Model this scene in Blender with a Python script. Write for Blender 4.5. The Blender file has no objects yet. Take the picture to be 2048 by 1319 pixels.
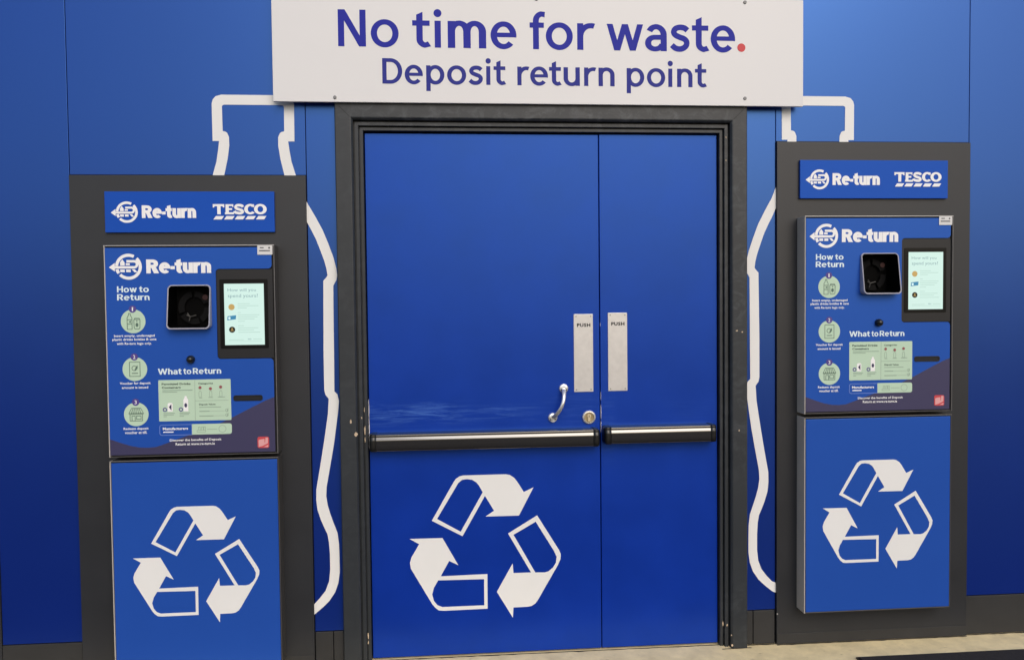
import bpy, bmesh, math, random
from mathutils import Matrix, Vector
from mathutils.geometry import tessellate_polygon

R = math.radians
random.seed(7)
scene = bpy.context.scene
COL = scene.collection

# ------------------------------------------------------------------ camera, sky, sun, exposure
cam_data = bpy.data.cameras.new("camera")
cam = bpy.data.objects.new("camera", cam_data)
COL.objects.link(cam)
scene.camera = cam
cam_data.sensor_width = 36.0
cam_data.lens = 36.0 * 1600.0 / 2048.0
cam_data.clip_end = 2000.0
right = Vector((0.9965916835623516, -0.0818177468318451, -0.010529603872786498))
up = Vector((0.013263395241514507, 0.03294183802856699, 0.9993692599104532))
fwd = Vector((0.08141927659359958, 0.9961027515325213, -0.0339147429345288))
cam.matrix_world = Matrix(((right.x, up.x, -fwd.x, 0.0),
                           (right.y, up.y, -fwd.y, -3.1),
                           (right.z, up.z, -fwd.z, 1.38945),
                           (0, 0, 0, 1)))

SUN_EL, SUN_AZ = 37.0, 164.0          # degrees; the sun stands behind the camera, to its right
world = bpy.data.worlds.new("World")
scene.world = world
world.use_nodes = True
wn, wl = world.node_tree.nodes, world.node_tree.links
bg = wn["Background"]
sky = wn.new("ShaderNodeTexSky")
sky.sky_type = 'NISHITA'
sky.sun_disc = False
sky.sun_elevation = R(SUN_EL)
sky.sun_rotation = R(SUN_AZ)
sky.air_density = 1.0
sky.dust_density = 3.0
hs = wn.new("ShaderNodeHueSaturation")
hs.inputs["Saturation"].default_value = 1.08
wl.new(sky.outputs[0], hs.inputs["Color"])
wl.new(hs.outputs[0], bg.inputs[0])
bg.inputs[1].default_value = 0.15

sun_data = bpy.data.lights.new("sun", 'SUN')
sun_data.energy = 0.65
sun_data.angle = R(36)
sun_data.color = (1.0, 0.98, 0.955)
sun = bpy.data.objects.new("sun", sun_data)
COL.objects.link(sun)
az, el = R(SUN_AZ), R(SUN_EL)
to_sun = Vector((math.sin(az) * math.cos(el), math.cos(az) * math.cos(el), math.sin(el)))
sun.rotation_euler = to_sun.to_track_quat('Z', 'Y').to_euler()

scene.view_settings.view_transform = 'Standard'
scene.view_settings.look = 'None'
scene.view_settings.exposure = 0.02
scene.view_settings.gamma = 1.0

# ------------------------------------------------------------------ materials
MATS = {}


def mat(name, col, rough=0.5, ior=1.45, metal=0.0, var=0.0, vscale=8.0, rvar=0.0, bump=0.0, bscale=300.0,
        emit=None, estr=0.0, coat=0.0, tint=None):
    if name in MATS:
        return MATS[name]
    m = bpy.data.materials.new(name)
    m.use_nodes = True
    n, l = m.node_tree.nodes, m.node_tree.links
    b = n["Principled BSDF"]
    b.inputs["Base Color"].default_value = (*col, 1)
    b.inputs["Roughness"].default_value = rough
    b.inputs["IOR"].default_value = ior
    b.inputs["Metallic"].default_value = metal
    b.inputs["Coat Weight"].default_value = coat
    if tint:
        b.inputs["Specular Tint"].default_value = (*tint, 1)
    b.inputs["Coat Roughness"].default_value = 0.08
    tc = n.new("ShaderNodeTexCoord")
    if var > 0 or rvar > 0:
        nz = n.new("ShaderNodeTexNoise")
        nz.inputs["Scale"].default_value = vscale
        nz.inputs["Detail"].default_value = 6
        nz.inputs["Roughness"].default_value = 0.62
        l.new(tc.outputs["Object"], nz.inputs["Vector"])
        if var > 0:
            r = n.new("ShaderNodeValToRGB")
            r.color_ramp.elements[0].position = 0.3
            r.color_ramp.elements[1].position = 0.7
            r.color_ramp.elements[0].color = (*[c * (1 - var) for c in col], 1)
            r.color_ramp.elements[1].color = (*[min(1, c * (1 + var)) for c in col], 1)
            l.new(nz.outputs["Fac"], r.inputs["Fac"])
            l.new(r.outputs["Color"], b.inputs["Base Color"])
        if rvar > 0:
            mr = n.new("ShaderNodeMapRange")
            mr.inputs["To Min"].default_value = rough - rvar
            mr.inputs["To Max"].default_value = rough + rvar
            l.new(nz.outputs["Fac"], mr.inputs["Value"])
            l.new(mr.outputs[0], b.inputs["Roughness"])
    if bump > 0:
        n2 = n.new("ShaderNodeTexNoise")
        n2.inputs["Scale"].default_value = bscale
        n2.inputs["Detail"].default_value = 3
        l.new(tc.outputs["Object"], n2.inputs["Vector"])
        bp = n.new("ShaderNodeBump")
        bp.inputs["Strength"].default_value = bump
        bp.inputs["Distance"].default_value = 0.002
        l.new(n2.outputs["Fac"], bp.inputs["Height"])
        l.new(bp.outputs[0], b.inputs["Normal"])
    if emit:
        b.inputs["Emission Color"].default_value = (*emit, 1)
        b.inputs["Emission Strength"].default_value = estr
    MATS[name] = m
    return m


def scuffed(name, col, rough, ior, bands, scuff_col, streak=(2.6, 34.0), bump=0.03, tint=None):
    """painted board with horizontal scuff streaks: bands = [(x0, x1, z0, z1, strength)] in object space"""
    m = mat(name, col, rough, ior, var=0.10, vscale=4.0, rvar=0.05, bump=bump, bscale=260, tint=tint)
    n, l = m.node_tree.nodes, m.node_tree.links
    b = n["Principled BSDF"]
    src = b.inputs["Base Color"].links[0].from_socket
    tc = n.new("ShaderNodeTexCoord")
    sep = n.new("ShaderNodeSeparateXYZ")
    l.new(tc.outputs["Object"], sep.inputs[0])
    mp = n.new("ShaderNodeMapping")
    mp.inputs["Scale"].default_value = (streak[0], 1, streak[1])
    l.new(tc.outputs["Object"], mp.inputs[0])
    nz = n.new("ShaderNodeTexNoise")
    nz.inputs["Scale"].default_value = 2.2
    nz.inputs["Distortion"].default_value = 0.9
    nz.inputs["Detail"].default_value = 7
    nz.inputs["Roughness"].default_value = 0.7
    l.new(mp.outputs[0], nz.inputs["Vector"])
    rp = n.new("ShaderNodeMapRange")
    rp.inputs["From Min"].default_value = 0.47
    rp.inputs["From Max"].default_value = 0.80
    l.new(nz.outputs["Fac"], rp.inputs["Value"])
    total = None

    def ramp(sock, lo, hi, soft):
        a = n.new("ShaderNodeMapRange"); a.interpolation_type = 'SMOOTHSTEP'
        a.inputs["From Min"].default_value = lo - soft; a.inputs["From Max"].default_value = lo + soft
        l.new(sock, a.inputs["Value"])
        c = n.new("ShaderNodeMapRange"); c.interpolation_type = 'SMOOTHSTEP'
        c.inputs["From Min"].default_value = hi - soft; c.inputs["From Max"].default_value = hi + soft
        c.inputs["To Min"].default_value = 1.0; c.inputs["To Max"].default_value = 0.0
        l.new(sock, c.inputs["Value"])
        mm = n.new("ShaderNodeMath"); mm.operation = 'MULTIPLY'
        l.new(a.outputs[0], mm.inputs[0]); l.new(c.outputs[0], mm.inputs[1])
        return mm.outputs[0]
    for (x0, x1, z0, z1, s) in bands:
        mx = ramp(sep.outputs["X"], x0, x1, (x1 - x0) * 0.3)
        mz = ramp(sep.outputs["Z"], z0, z1, (z1 - z0) * 0.3)
        p = n.new("ShaderNodeMath"); p.operation = 'MULTIPLY'
        l.new(mx, p.inputs[0]); l.new(mz, p.inputs[1])
        q = n.new("ShaderNodeMath"); q.operation = 'MULTIPLY'
        l.new(p.outputs[0], q.inputs[0]); q.inputs[1].default_value = s
        if total is None:
            total = q.outputs[0]
        else:
            a = n.new("ShaderNodeMath"); a.operation = 'MAXIMUM'
            l.new(total, a.inputs[0]); l.new(q.outputs[0], a.inputs[1])
            total = a.outputs[0]
    f = n.new("ShaderNodeMath"); f.operation = 'MULTIPLY'
    l.new(total, f.inputs[0]); l.new(rp.outputs[0], f.inputs[1])
    mix = n.new("ShaderNodeMix"); mix.data_type = 'RGBA'
    l.new(f.outputs[0], mix.inputs["Factor"])
    l.new(src, mix.inputs["A"])
    mix.inputs["B"].default_value = (*scuff_col, 1)
    l.new(mix.outputs["Result"], b.inputs["Base Color"])
    return m


BLUE = (0.0016, 0.0110, 0.168)
TINT = (0.16, 0.40, 1.0)
m_wall = mat("blue_cladding", BLUE, 0.29, 2.6, var=0.05, vscale=2.5, rvar=0.02, bump=0.02, bscale=500, tint=TINT)
m_leaf = scuffed("blue_door_paint", (0.0025, 0.0265, 0.305), 0.32, 2.0,
                 [(-0.36, 0.06, 0.925, 1.0, 1.0), (-0.36, 0.34, 0.93, 0.985, 0.75),
                  (0.40, 0.60, 0.90, 1.03, 0.25)],
                 (0.085, 0.20, 0.60), tint=TINT)
m_leaf_narrow = scuffed("blue_narrow_door_paint", (0.0025, 0.0265, 0.305), 0.32, 2.0,
                        [(0.60, 0.66, 0.75, 1.1, 0.25), (0.85, 1.07, 0.92, 1.0, 0.15)],
                        (0.085, 0.20, 0.60), tint=TINT)
m_leaf_edge = mat("door_edge_dark", (0.006, 0.012, 0.05), 0.6)
m_blue_print = mat("blue_machine_print", (0.017, 0.075, 0.39), 0.34, 1.85, tint=TINT, var=0.03, vscale=3, rvar=0.03, bump=0.015, bscale=600)
m_blue_head = mat("blue_header_print", (0.012, 0.070, 0.42), 0.38, 1.6, tint=TINT, var=0.03, vscale=3, bump=0.015, bscale=600)
m_purple = mat("purple_print", (0.042, 0.038, 0.100), 0.4, 1.5)
m_grey = mat("charcoal_board", (0.0190, 0.0207, 0.0250), 0.42, 1.5, var=0.10, vscale=6, rvar=0.05, bump=0.06, bscale=420)
m_plinth = mat("charcoal_plinth", (0.024, 0.0245, 0.026), 0.55, 1.45, var=0.14, vscale=9, bump=0.08, bscale=200)
m_frame = scuffed("charcoal_frame_paint", (0.024, 0.0285, 0.034), 0.42, 1.45,
                  [(-0.42, 1.2, 2.05, 2.2, 0.5), (1.08, 1.2, 1.2, 2.1, 0.34), (1.08, 1.2, 0.7, 1.2, 0.25),
                   (-0.42, -0.3, 0.2, 2.1, 0.12), (1.08, 1.2, 0.0, 0.25, 0.25)],
                  (0.16, 0.175, 0.19), streak=(7.0, 9.0), bump=0.05)
m_chip = mat("bare_chipped_wood", (0.55, 0.43, 0.30), 0.8, var=0.25, vscale=80)
m_chipw = mat("chipped_edge_white", (0.72, 0.72, 0.74), 0.7, var=0.2, vscale=60)
m_casing = mat("grey_steel_casing", (0.055, 0.052, 0.050), 0.42, 1.5, var=0.08, vscale=12)
m_side_lit = mat("casing_side_painted_lit", (0.46, 0.425, 0.385), 0.45, 1.5, var=0.06, vscale=10)  # left casing side only: light falling on it is put into the paler colour
m_rim = mat("pale_screw_and_lit_edge", (0.42, 0.41, 0.41), 0.35, 1.5, metal=0.3)
m_rimd = mat("dull_steel_edge", (0.16, 0.155, 0.155), 0.4, 1.5, metal=0.2)
m_black = mat("black_gap", (0.006, 0.006, 0.008), 0.6)
m_bezel = mat("black_bezel", (0.011, 0.011, 0.013), 0.42, 1.45, bump=0.02, bscale=500)
m_glass = mat("black_glass", (0.002, 0.002, 0.0025), 0.30, 1.3)
m_white = mat("white_print", (0.88, 0.88, 0.88), 0.45, 1.45)
m_heading = mat("pale_cyan_print", (0.70, 0.83, 0.88), 0.45)
m_vinyl = mat("white_vinyl", (0.80, 0.80, 0.785), 0.42, 1.45, var=0.02, vscale=4)
m_board = mat("white_sign_board", (0.735, 0.73, 0.73), 0.38, 1.45, var=0.012, vscale=3, rvar=0.03)
m_ink = mat("violet_blue_ink", (0.020, 0.026, 0.33), 0.5, 1.25)
m_red = mat("red_ink", (0.58, 0.035, 0.045), 0.45)
m_mint = mat("mint_print", (0.50, 0.67, 0.51), 0.45)
m_mint_line = mat("mint_dark_line", (0.10, 0.17, 0.13), 0.5)
m_mint_soft = mat("mint_soft_line", (0.26, 0.37, 0.29), 0.5)
m_text_dark = mat("dark_green_ink", (0.03, 0.06, 0.05), 0.5)
m_violet = mat("violet_badge", (0.085, 0.055, 0.26), 0.45)
m_pinkred = mat("pink_red_print", (0.56, 0.06, 0.075), 0.45)
m_pink = mat("pink_print", (0.74, 0.36, 0.36), 0.45)
m_lightblue = mat("pale_blue_line", (0.16, 0.25, 0.62), 0.45)
m_labelw = mat("label_paper", (0.68, 0.68, 0.67), 0.5)
m_labeli = mat("label_ink", (0.10, 0.10, 0.11), 0.5)
m_steel = mat("satin_aluminium", (0.63, 0.62, 0.61), 0.42, 1.5, metal=0.55, var=0.06, vscale=40, bump=0.03, bscale=700)
m_chrome = mat("worn_chrome", (0.78, 0.78, 0.77), 0.25, 1.5, metal=0.7, var=0.08, vscale=30)
m_brass = mat("aged_brass", (0.36, 0.28, 0.15), 0.45, 1.5, metal=0.35, var=0.2, vscale=150)
m_brassl = mat("pale_brass", (0.66, 0.55, 0.36), 0.4, 1.5, metal=0.3)
m_bar = mat("black_gloss_tube", (0.009, 0.0078, 0.0072), 0.10, 2.3)
m_cap = mat("black_plastic_cap", (0.006, 0.006, 0.006), 0.30, 1.55)
m_screw = mat("grey_screw", (0.22, 0.22, 0.22), 0.5, metal=0.4)
m_spout = mat("pale_grey_plastic", (0.33, 0.33, 0.39), 0.42, 1.45)
m_chamber = mat("black_chamber", (0.0012, 0.0012, 0.0014), 0.6, 1.15)
m_drum = mat("dark_drum_metal", (0.0042, 0.0042, 0.005), 0.6, 1.2)
m_redglow = mat("faint_red_lamp", (0.02, 0.0, 0.0), 0.5, emit=(0.5, 0.01, 0.02), estr=0.012)
m_screen = mat("lit_screen", (0.02, 0.02, 0.02), 0.3, emit=(0.66, 0.89, 0.81), estr=0.95)
m_scr_txt = mat("lit_screen_text", (0.02, 0.02, 0.02), 0.3, emit=(0.19, 0.33, 0.36), estr=1.0)
m_scr_soft = mat("lit_screen_soft_text", (0.02, 0.02, 0.02), 0.3, emit=(0.45, 0.66, 0.58), estr=0.95)
m_scr_gold = mat("lit_gold_icon", (0.02, 0.02, 0.02), 0.3, emit=(0.62, 0.40, 0.12), estr=0.85)
m_scr_blue = mat("lit_blue_icon", (0.02, 0.02, 0.02), 0.3, emit=(0.03, 0.25, 0.45), estr=0.9)
m_scr_white = mat("lit_white_icon", (0.02, 0.02, 0.02), 0.3, emit=(0.72, 0.95, 0.95), estr=1.0)
m_scr_black = mat("lit_black_icon", (0.012, 0.012, 0.008), 0.3)
m_mat = mat("dark_mat_pile", (0.018, 0.016, 0.017), 0.95, var=0.3, vscale=60, bump=0.8, bscale=350)


def concrete_mat():
    m = mat("beige_concrete", (0.80, 0.665, 0.385), 0.85, var=0.16, vscale=12, bump=0.35, bscale=90)
    n, l = m.node_tree.nodes, m.node_tree.links
    b = n["Principled BSDF"]
    src = b.inputs["Base Color"].links[0].from_socket
    tc = n.new("ShaderNodeTexCoord")
    mp = n.new("ShaderNodeMapping"); mp.inputs["Scale"].default_value = (6, 11, 1)
    l.new(tc.outputs["Object"], mp.inputs[0])
    nz = n.new("ShaderNodeTexNoise")
    nz.inputs["Scale"].default_value = 3.1; nz.inputs["Detail"].default_value = 8; nz.inputs["Roughness"].default_value = 0.7
    l.new(mp.outputs[0], nz.inputs["Vector"])
    r = n.new("ShaderNodeValToRGB")
    r.color_ramp.elements[0].position = 0.60; r.color_ramp.elements[0].color = (0, 0, 0, 1)
    r.color_ramp.elements[1].position = 0.74; r.color_ramp.elements[1].color = (0.75, 0.75, 0.75, 1)
    l.new(nz.outputs["Fac"], r.inputs[0])
    mix = n.new("ShaderNodeMix"); mix.data_type = 'RGBA'
    l.new(r.outputs[0], mix.inputs["Factor"]); l.new(src, mix.inputs["A"])
    mix.inputs["B"].default_value = (0.24, 0.175, 0.10, 1)
    l.new(mix.outputs["Result"], b.inputs["Base Color"])
    return m


m_concrete = concrete_mat()
m_asphalt = mat("asphalt", (0.042, 0.042, 0.043), 0.9, var=0.25, vscale=3, bump=0.6, bscale=120)


# ------------------------------------------------------------------ helpers
def obj(name, bm, m, parent=None, bevel=0.0, segs=2, smooth=False):
    me = bpy.data.meshes.new(name)
    bm.to_mesh(me); bm.free()
    for mm in (m if isinstance(m, (list, tuple)) else [m]):
        me.materials.append(mm)
    o = bpy.data.objects.new(name, me)
    COL.objects.link(o)
    if parent is not None:
        o.parent = parent
    if bevel > 0:
        bv = o.modifiers.new("bevel", 'BEVEL')
        bv.width = bevel; bv.segments = segs; bv.limit_method = 'ANGLE'; bv.angle_limit = R(40)
    if smooth:
        for p in me.polygons:
            p.use_smooth = True
    return o


def tag(o, label, cat=None, group=None, kind=None):
    if label: o["label"] = label
    if cat: o["category"] = cat
    if group: o["group"] = group
    if kind: o["kind"] = kind
    return o


def empty(name, loc, label, cat, group=None):
    o = bpy.data.objects.new(name, None)
    o.empty_display_size = 0.1
    COL.objects.link(o)
    o.location = loc
    return tag(o, label, cat, group)


def box(bm, x0, x1, y0, y1, z0, z1, mi=0):
    v = [bm.verts.new(p) for p in ((x0, y0, z0), (x1, y0, z0), (x1, y1, z0), (x0, y1, z0),
                                   (x0, y0, z1), (x1, y0, z1), (x1, y1, z1), (x0, y1, z1))]
    for f in ((0, 1, 5, 4), (1, 2, 6, 5), (2, 3, 7, 6), (3, 0, 4, 7), (4, 5, 6, 7), (3, 2, 1, 0)):
        bm.faces.new([v[i] for i in f]).material_index = mi


def new(): return bmesh.new()


def boxo(name, dims, m, parent=None, bevel=0.0):
    bm = new(); box(bm, *dims)
    return obj(name, bm, m, parent, bevel)


def flat(bm, loops, y, mi=0):
    """flat filled polygon (first loop outer, rest holes), lying in a plane facing the viewer (-Y)"""
    loops3 = [[Vector((p[0], p[1], 0)) for p in lp] for lp in loops]
    pts = [p for lp in loops3 for p in lp]
    vs = [bm.verts.new((p.x, y, p.y)) for p in pts]
    for t in tessellate_polygon(loops3):
        a, b, c = (pts[i] for i in t)
        if abs((b - a).cross(c - a).z) < 1e-12:
            continue
        idx = t if (b - a).cross(c - a).z > 0 else (t[0], t[2], t[1])
        try:
            f = bm.faces.new([vs[i] for i in idx]); f.material_index = mi
        except ValueError:
            pass


def plate(bm, loops, y_front, y_back, mi=0):
    """polygon with thickness"""
    flat(bm, loops, y_front, mi)
    for lp in loops:
        a = [bm.verts.new((p[0], y_front, p[1])) for p in lp]
        b = [bm.verts.new((p[0], y_back, p[1])) for p in lp]
        for i in range(len(lp)):
            j = (i + 1) % len(lp)
            bm.faces.new((a[i], a[j], b[j], b[i])).material_index = mi


def rrect(x0, x1, z0, z1, r, n=6, corners=(1, 1, 1, 1)):
    """rounded rectangle loop, corners = bottom-left, bottom-right, top-right, top-left"""
    out = []
    for k, (cx, cz, a0) in enumerate(((x0 + r, z0 + r, 180), (x1 - r, z0 + r, 270), (x1 - r, z1 - r, 0), (x0 + r, z1 - r, 90))):
        if corners[k]:
            for i in range(n + 1):
                a = R(a0 + 90 * i / n)
                out.append((cx + r * math.cos(a), cz + r * math.sin(a)))
        else:
            out.append(((x0, z0), (x1, z0), (x1, z1), (x0, z1))[k])
    return out


def circ(cx, cz, r, n=32, rz=None):
    rz = rz or r
    return [(cx + r * math.cos(2 * math.pi * i / n), cz + rz * math.sin(2 * math.pi * i / n)) for i in range(n)]


# ---- strokes and letters (vinyl lettering drawn as bands; x-height = 1)
def ribbon(pts, h, closed=False):
    n = len(pts); L = []; Q = []
    for i, p in enumerate(pts):
        if closed:
            a, b = pts[i - 1], pts[(i + 1) % n]
        else:
            a, b = pts[max(i - 1, 0)], pts[min(i + 1, n - 1)]
        d1 = Vector((p[0] - a[0], p[1] - a[1])); d2 = Vector((b[0] - p[0], b[1] - p[1]))
        if d1.length < 1e-9: d1 = d2
        if d2.length < 1e-9: d2 = d1
        d1 = d1.normalized(); d2 = d2.normalized()
        t = d1 + d2
        t = t.normalized() if t.length > 1e-6 else d1
        nrm = Vector((-t.y, t.x))
        k = h / max(0.45, nrm.dot(Vector((-d1.y, d1.x))))
        L.append((p[0] + nrm.x * k, p[1] + nrm.y * k)); Q.append((p[0] - nrm.x * k, p[1] - nrm.y * k))
    m = n if closed else n - 1
    return [(L[i], L[(i + 1) % n], Q[(i + 1) % n], Q[i]) for i in range(m)]


def band(cx, cy, rx, ry, hx, hy, a0, a1, n=28):
    """part of an elliptical ring, outer radii rx, ry; stroke 2hx at the sides and 2hy at top and bottom"""
    q = []
    def pt(k, i):
        a = R(a0 + (a1 - a0) * i / n)
        return (cx + (rx - (2 * hx if k else 0)) * math.cos(a), cy + (ry - (2 * hy if k else 0)) * math.sin(a))
    for i in range(n):
        q.append((pt(0, i), pt(0, i + 1), pt(1, i + 1), pt(1, i)))
    return q


def bx2(x0, x1, y0, y1): return [((x0, y0), (x1, y0), (x1, y1), (x0, y1))]


def smooth_path(p, k=6):
    out = []
    for i in range(len(p) - 1):
        p0 = p[max(i - 1, 0)]; p1 = p[i]; p2 = p[i + 1]; p3 = p[min(i + 2, len(p) - 1)]
        for j in range(k):
            t = j / k
            out.append(tuple(0.5 * (2 * p1[d] + (p2[d] - p0[d]) * t + (2 * p0[d] - 5 * p1[d] + 4 * p2[d] - p3[d]) * t * t
                                    + (3 * p1[d] - p0[d] - 3 * p2[d] + p3[d]) * t ** 3) for d in (0, 1)))
    out.append(p[-1])
    return out


def glyph(c, hx, hy, cap=1.37):
    """returns (list of strokes, advance width); a stroke is a list of quads"""
    W2 = 2 * hx
    if c == 'N':
        w = 1.04
        return [bx2(0, W2, 0, cap), bx2(w - W2, w, 0, cap), [((0, cap), (w - W2 * 1.12, 0), (w, 0), (W2 * 1.12, cap))]], w
    if c == 'o':
        w = 1.03
        return [band(w / 2, .5, w / 2, .52, hx, hy, 0, 360, 56)], w
    if c == 'e':
        w = .96
        return [band(w / 2, .5, w / 2, .52, hx, hy, -9, 318, 52), bx2(hx, w - .012, .43, .43 + 1.7 * hy)], w
    if c == 't':
        w = .64; s = .15
        return [bx2(0, .64, 1 - 2 * hy, 1.0), [((s, .3), (s + W2, .3), (s + W2, 1.32), (s, 1.21))],
                band(s + .36, .30, .36, .315, hx, hy, 180, 262, 16),
                [((s + .31, -.012), (s + .31, 2 * hy - .012), (w - .07, 2 * hy + .03), (w + .04, .045)),]], w + .04
    if c == 'i':
        return [bx2(0.02, .02 + W2, 0, 1), [tuple(circ(.02 + hx, 1.28, hx * 1.28, 28))]], W2 + .04
    if c in 'mnh':
        aw = .72 if c == 'm' else .86
        w = aw * 2 - W2 if c == 'm' else aw
        out = [bx2(0, W2, 0, cap if c == 'h' else 1.0)]
        for k in range(2 if c == 'm' else 1):
            x = k * (aw - W2)
            rx = (aw) / 2
            out.append(band(x + rx, .60, rx, .42, hx, hy, 0, 180 - (0 if k else 12), 26))
            out.append(bx2(x + aw - W2, x + aw, 0, .60))
        return out, w
    if c == 'f':
        w = .56; s = .13
        return [bx2(0, .56, 1 - 2 * hy, 1.0), bx2(s, s + W2, 0, 1.06), band(s + .36, 1.06, .36, .36, hx, hy, 90, 180, 16),
                [((s + .34, 1.42), (s + .34, 1.42 - 2 * hy), (s + .46, 1.395 - 2 * hy), (s + .48, 1.40))]], .62
    if c == 'r':
        return [bx2(0, W2, 0, 1), band(.52, .50, .52, .515, hx, hy, 72, 172, 22)], .66
    if c in 'wW':
        w = 1.40; t = W2 * .98; H = cap if c == 'W' else 1.0
        if c == 'W': w = 1.75
        m_ = w / 2; b = w * .205
        def dg(x0, y0, x1, y1, tt): return [((x0, y0), (x0 + tt, y0), (x1 + tt, y1), (x1, y1))]
        return [dg(0, H, b, 0, t), dg(b, 0, m_ - t / 2, H, t), dg(m_ - t / 2, H, w - b - t, 0, t), dg(w - b - t, 0, w - t, H, t)], w
    if c == 'a':
        w = .82
        return [bx2(w - W2, w, 0, .60), band(.42, .60, .40, .42, hx, hy, 0, 152, 26),
                band(.37, .3, .37, .315, hx, hy * .95, 90, 270, 26), bx2(.36, w - hx, .615 - 1.9 * hy, .615),
                band(.37, .3, w - .37 - hx * .4, .315, hx, hy * .95, 270, 352, 16)], w
    if c == 's':
        P = smooth_path([(.655, .80), (.54, .89), (.37, .915), (.21, .865), (.135, .745), (.19, .625), (.36, .54), (.53, .475),
                         (.625, .36), (.60, .215), (.48, .115), (.34, .09), (.19, .125), (.06, .235)], 5)
        return [ribbon(P, (hx + hy) / 2)], .74
    if c == 'D':
        w = 1.08
        return [bx2(0, W2, 0, cap), bx2(hx, w - .63 + .02, cap - 2 * hy, cap), bx2(hx, w - .63 + .02, 0, 2 * hy),
                band(w - .63, cap / 2, .63, cap / 2, hx, hy, -90, 90, 36)], w
    if c == 'p':
        w = .97
        return [bx2(0, W2, -.37, 1.0), band(w / 2 + .01, .5, w / 2, .52, hx, hy, 0, 360, 48)], w
    if c == 'u':
        w = .86; rx = w / 2
        return [bx2(w - W2, w, 0, 1), bx2(0, W2, .40, 1), band(rx, .40, rx, .42, hx, hy, 180, 348, 26)], w
    if c == '-':
        return [bx2(0, .36, .36, .36 + 2.0 * hy)], .34
    if c == 'R':
        w = 1.06
        return [bx2(0, W2, 0, cap), bx2(hx, .55, cap - 2 * hy, cap), bx2(hx, .55, .50, .50 + 2 * hy),
                band(.55, (cap + .50) / 2, .46, (cap - .50) / 2, hx, hy, -90, 90, 26),
                [((.42, .52), (.42 + W2 * 1.1, .55), (w + .02, 0), (w - W2 * 1.12, 0))]], w
    if c == 'H':
        w = 1.14
        return [bx2(0, W2, 0, cap), bx2(w - W2, w, 0, cap), bx2(hx, w - hx, cap / 2 - hy, cap / 2 + hy)], w
    if c == '.':
        return [[tuple(circ(.15, .15, .15, 28))]], .3
    return [], .34


def put_strokes(bm, strokes, x, z, sx, sz, y, step=0.00006, mi=0):
    for k, st in enumerate(strokes):
        yy = y - step * k
        for q in st:
            vs = [(x + p[0] * sx, z + p[1] * sz) for p in q]
            area = sum(vs[i][0] * vs[(i + 1) % len(vs)][1] - vs[(i + 1) % len(vs)][0] * vs[i][1] for i in range(len(vs)))
            if area < 0: vs = vs[::-1]
            try:
                bm.faces.new([bm.verts.new((a, yy, b)) for a, b in vs]).material_index = mi
            except ValueError:
                pass


def word(bm, text, x0, x1, z_base, xh, y, hx, hy, gap=0.14, cap=1.37, mi=0):
    """heavy lettering fitted between x0 and x1"""
    gl = [glyph(c, hx, hy, cap) for c in text]
    tot = sum(w for _, w in gl) + gap * (len(gl) - 1)
    sx = (x1 - x0) / tot
    x = x0
    for st, w in gl:
        put_strokes(bm, st, x, z_base, sx, xh, y, mi=mi)
        x += (w + gap) * sx


_text_cache = {}


def fit_text(bm, s, x0, x1, z0, z1, y, bold=0.0, mi=0, spacing=1.0):
    """small lettering in Blender's built-in face, fitted into a box"""
    key = (s, bold, spacing)
    if key not in _text_cache:
        cu = bpy.data.curves.new("lettering_curve", 'FONT')
        cu.body = s; cu.offset = bold; cu.resolution_u = 2; cu.space_character = spacing
        o = bpy.data.objects.new("lettering_temp", cu)
        COL.objects.link(o)
        dg = bpy.context.evaluated_depsgraph_get()
        me = bpy.data.meshes.new_from_object(o.evaluated_get(dg))
        vs = [(v.co.x, v.co.y) for v in me.vertices]
        fs = [tuple(p.vertices) for p in me.polygons]
        bpy.data.objects.remove(o); bpy.data.curves.remove(cu); bpy.data.meshes.remove(me)
        _text_cache[key] = (vs, fs)
    vs, fs = _text_cache[key]
    ax = min(v[0] for v in vs); bx_ = max(v[0] for v in vs); az_ = min(v[1] for v in vs); bz = max(v[1] for v in vs)
    nv = [bm.verts.new((x0 + (v[0] - ax) / (bx_ - ax) * (x1 - x0), y, z0 + (v[1] - az_) / (bz - az_) * (z1 - z0))) for v in vs]
    for f in fs:
        a, b, c = (nv[f[i]].co for i in range(3))
        idx = f if (b.x - a.x) * (c.z - a.z) - (b.z - a.z) * (c.x - a.x) > 0 else f[::-1]
        try:
            bm.faces.new([nv[i] for i in idx]).material_index = mi
        except ValueError:
            pass


def line(bm, pts, h, y, closed=False, mi=0):
    put_strokes(bm, [ribbon(pts, h, closed)], 0, 0, 1, 1, y, mi=mi)


# ------------------------------------------------------------------ ground
bm = new(); box(bm, -300, 300, -400, 300, -0.5, -0.004)
tag(obj("ground", bm, m_asphalt), "dark asphalt ground reaching away from the shop wall", "ground", kind="structure")
bm = new(); box(bm, -40, 40, -0.24, 0.30, -0.0035, 0.0)
tag(obj("pavement", bm, m_concrete), "worn beige concrete strip along the foot of the wall", "pavement", kind="structure")

pav = bpy.data.objects["pavement"]
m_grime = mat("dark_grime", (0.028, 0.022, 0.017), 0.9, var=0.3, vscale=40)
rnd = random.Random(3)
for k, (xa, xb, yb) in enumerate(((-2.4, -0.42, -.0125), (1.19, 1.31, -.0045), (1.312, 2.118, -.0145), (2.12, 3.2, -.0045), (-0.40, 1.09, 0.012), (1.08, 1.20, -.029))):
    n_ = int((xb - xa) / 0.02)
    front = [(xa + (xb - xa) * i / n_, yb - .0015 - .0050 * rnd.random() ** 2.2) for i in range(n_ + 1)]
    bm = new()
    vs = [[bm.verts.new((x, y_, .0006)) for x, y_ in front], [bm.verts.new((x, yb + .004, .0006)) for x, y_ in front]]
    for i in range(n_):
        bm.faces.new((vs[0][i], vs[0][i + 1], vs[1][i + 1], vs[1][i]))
    obj("grime_line", bm, m_grime, pav)

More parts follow.
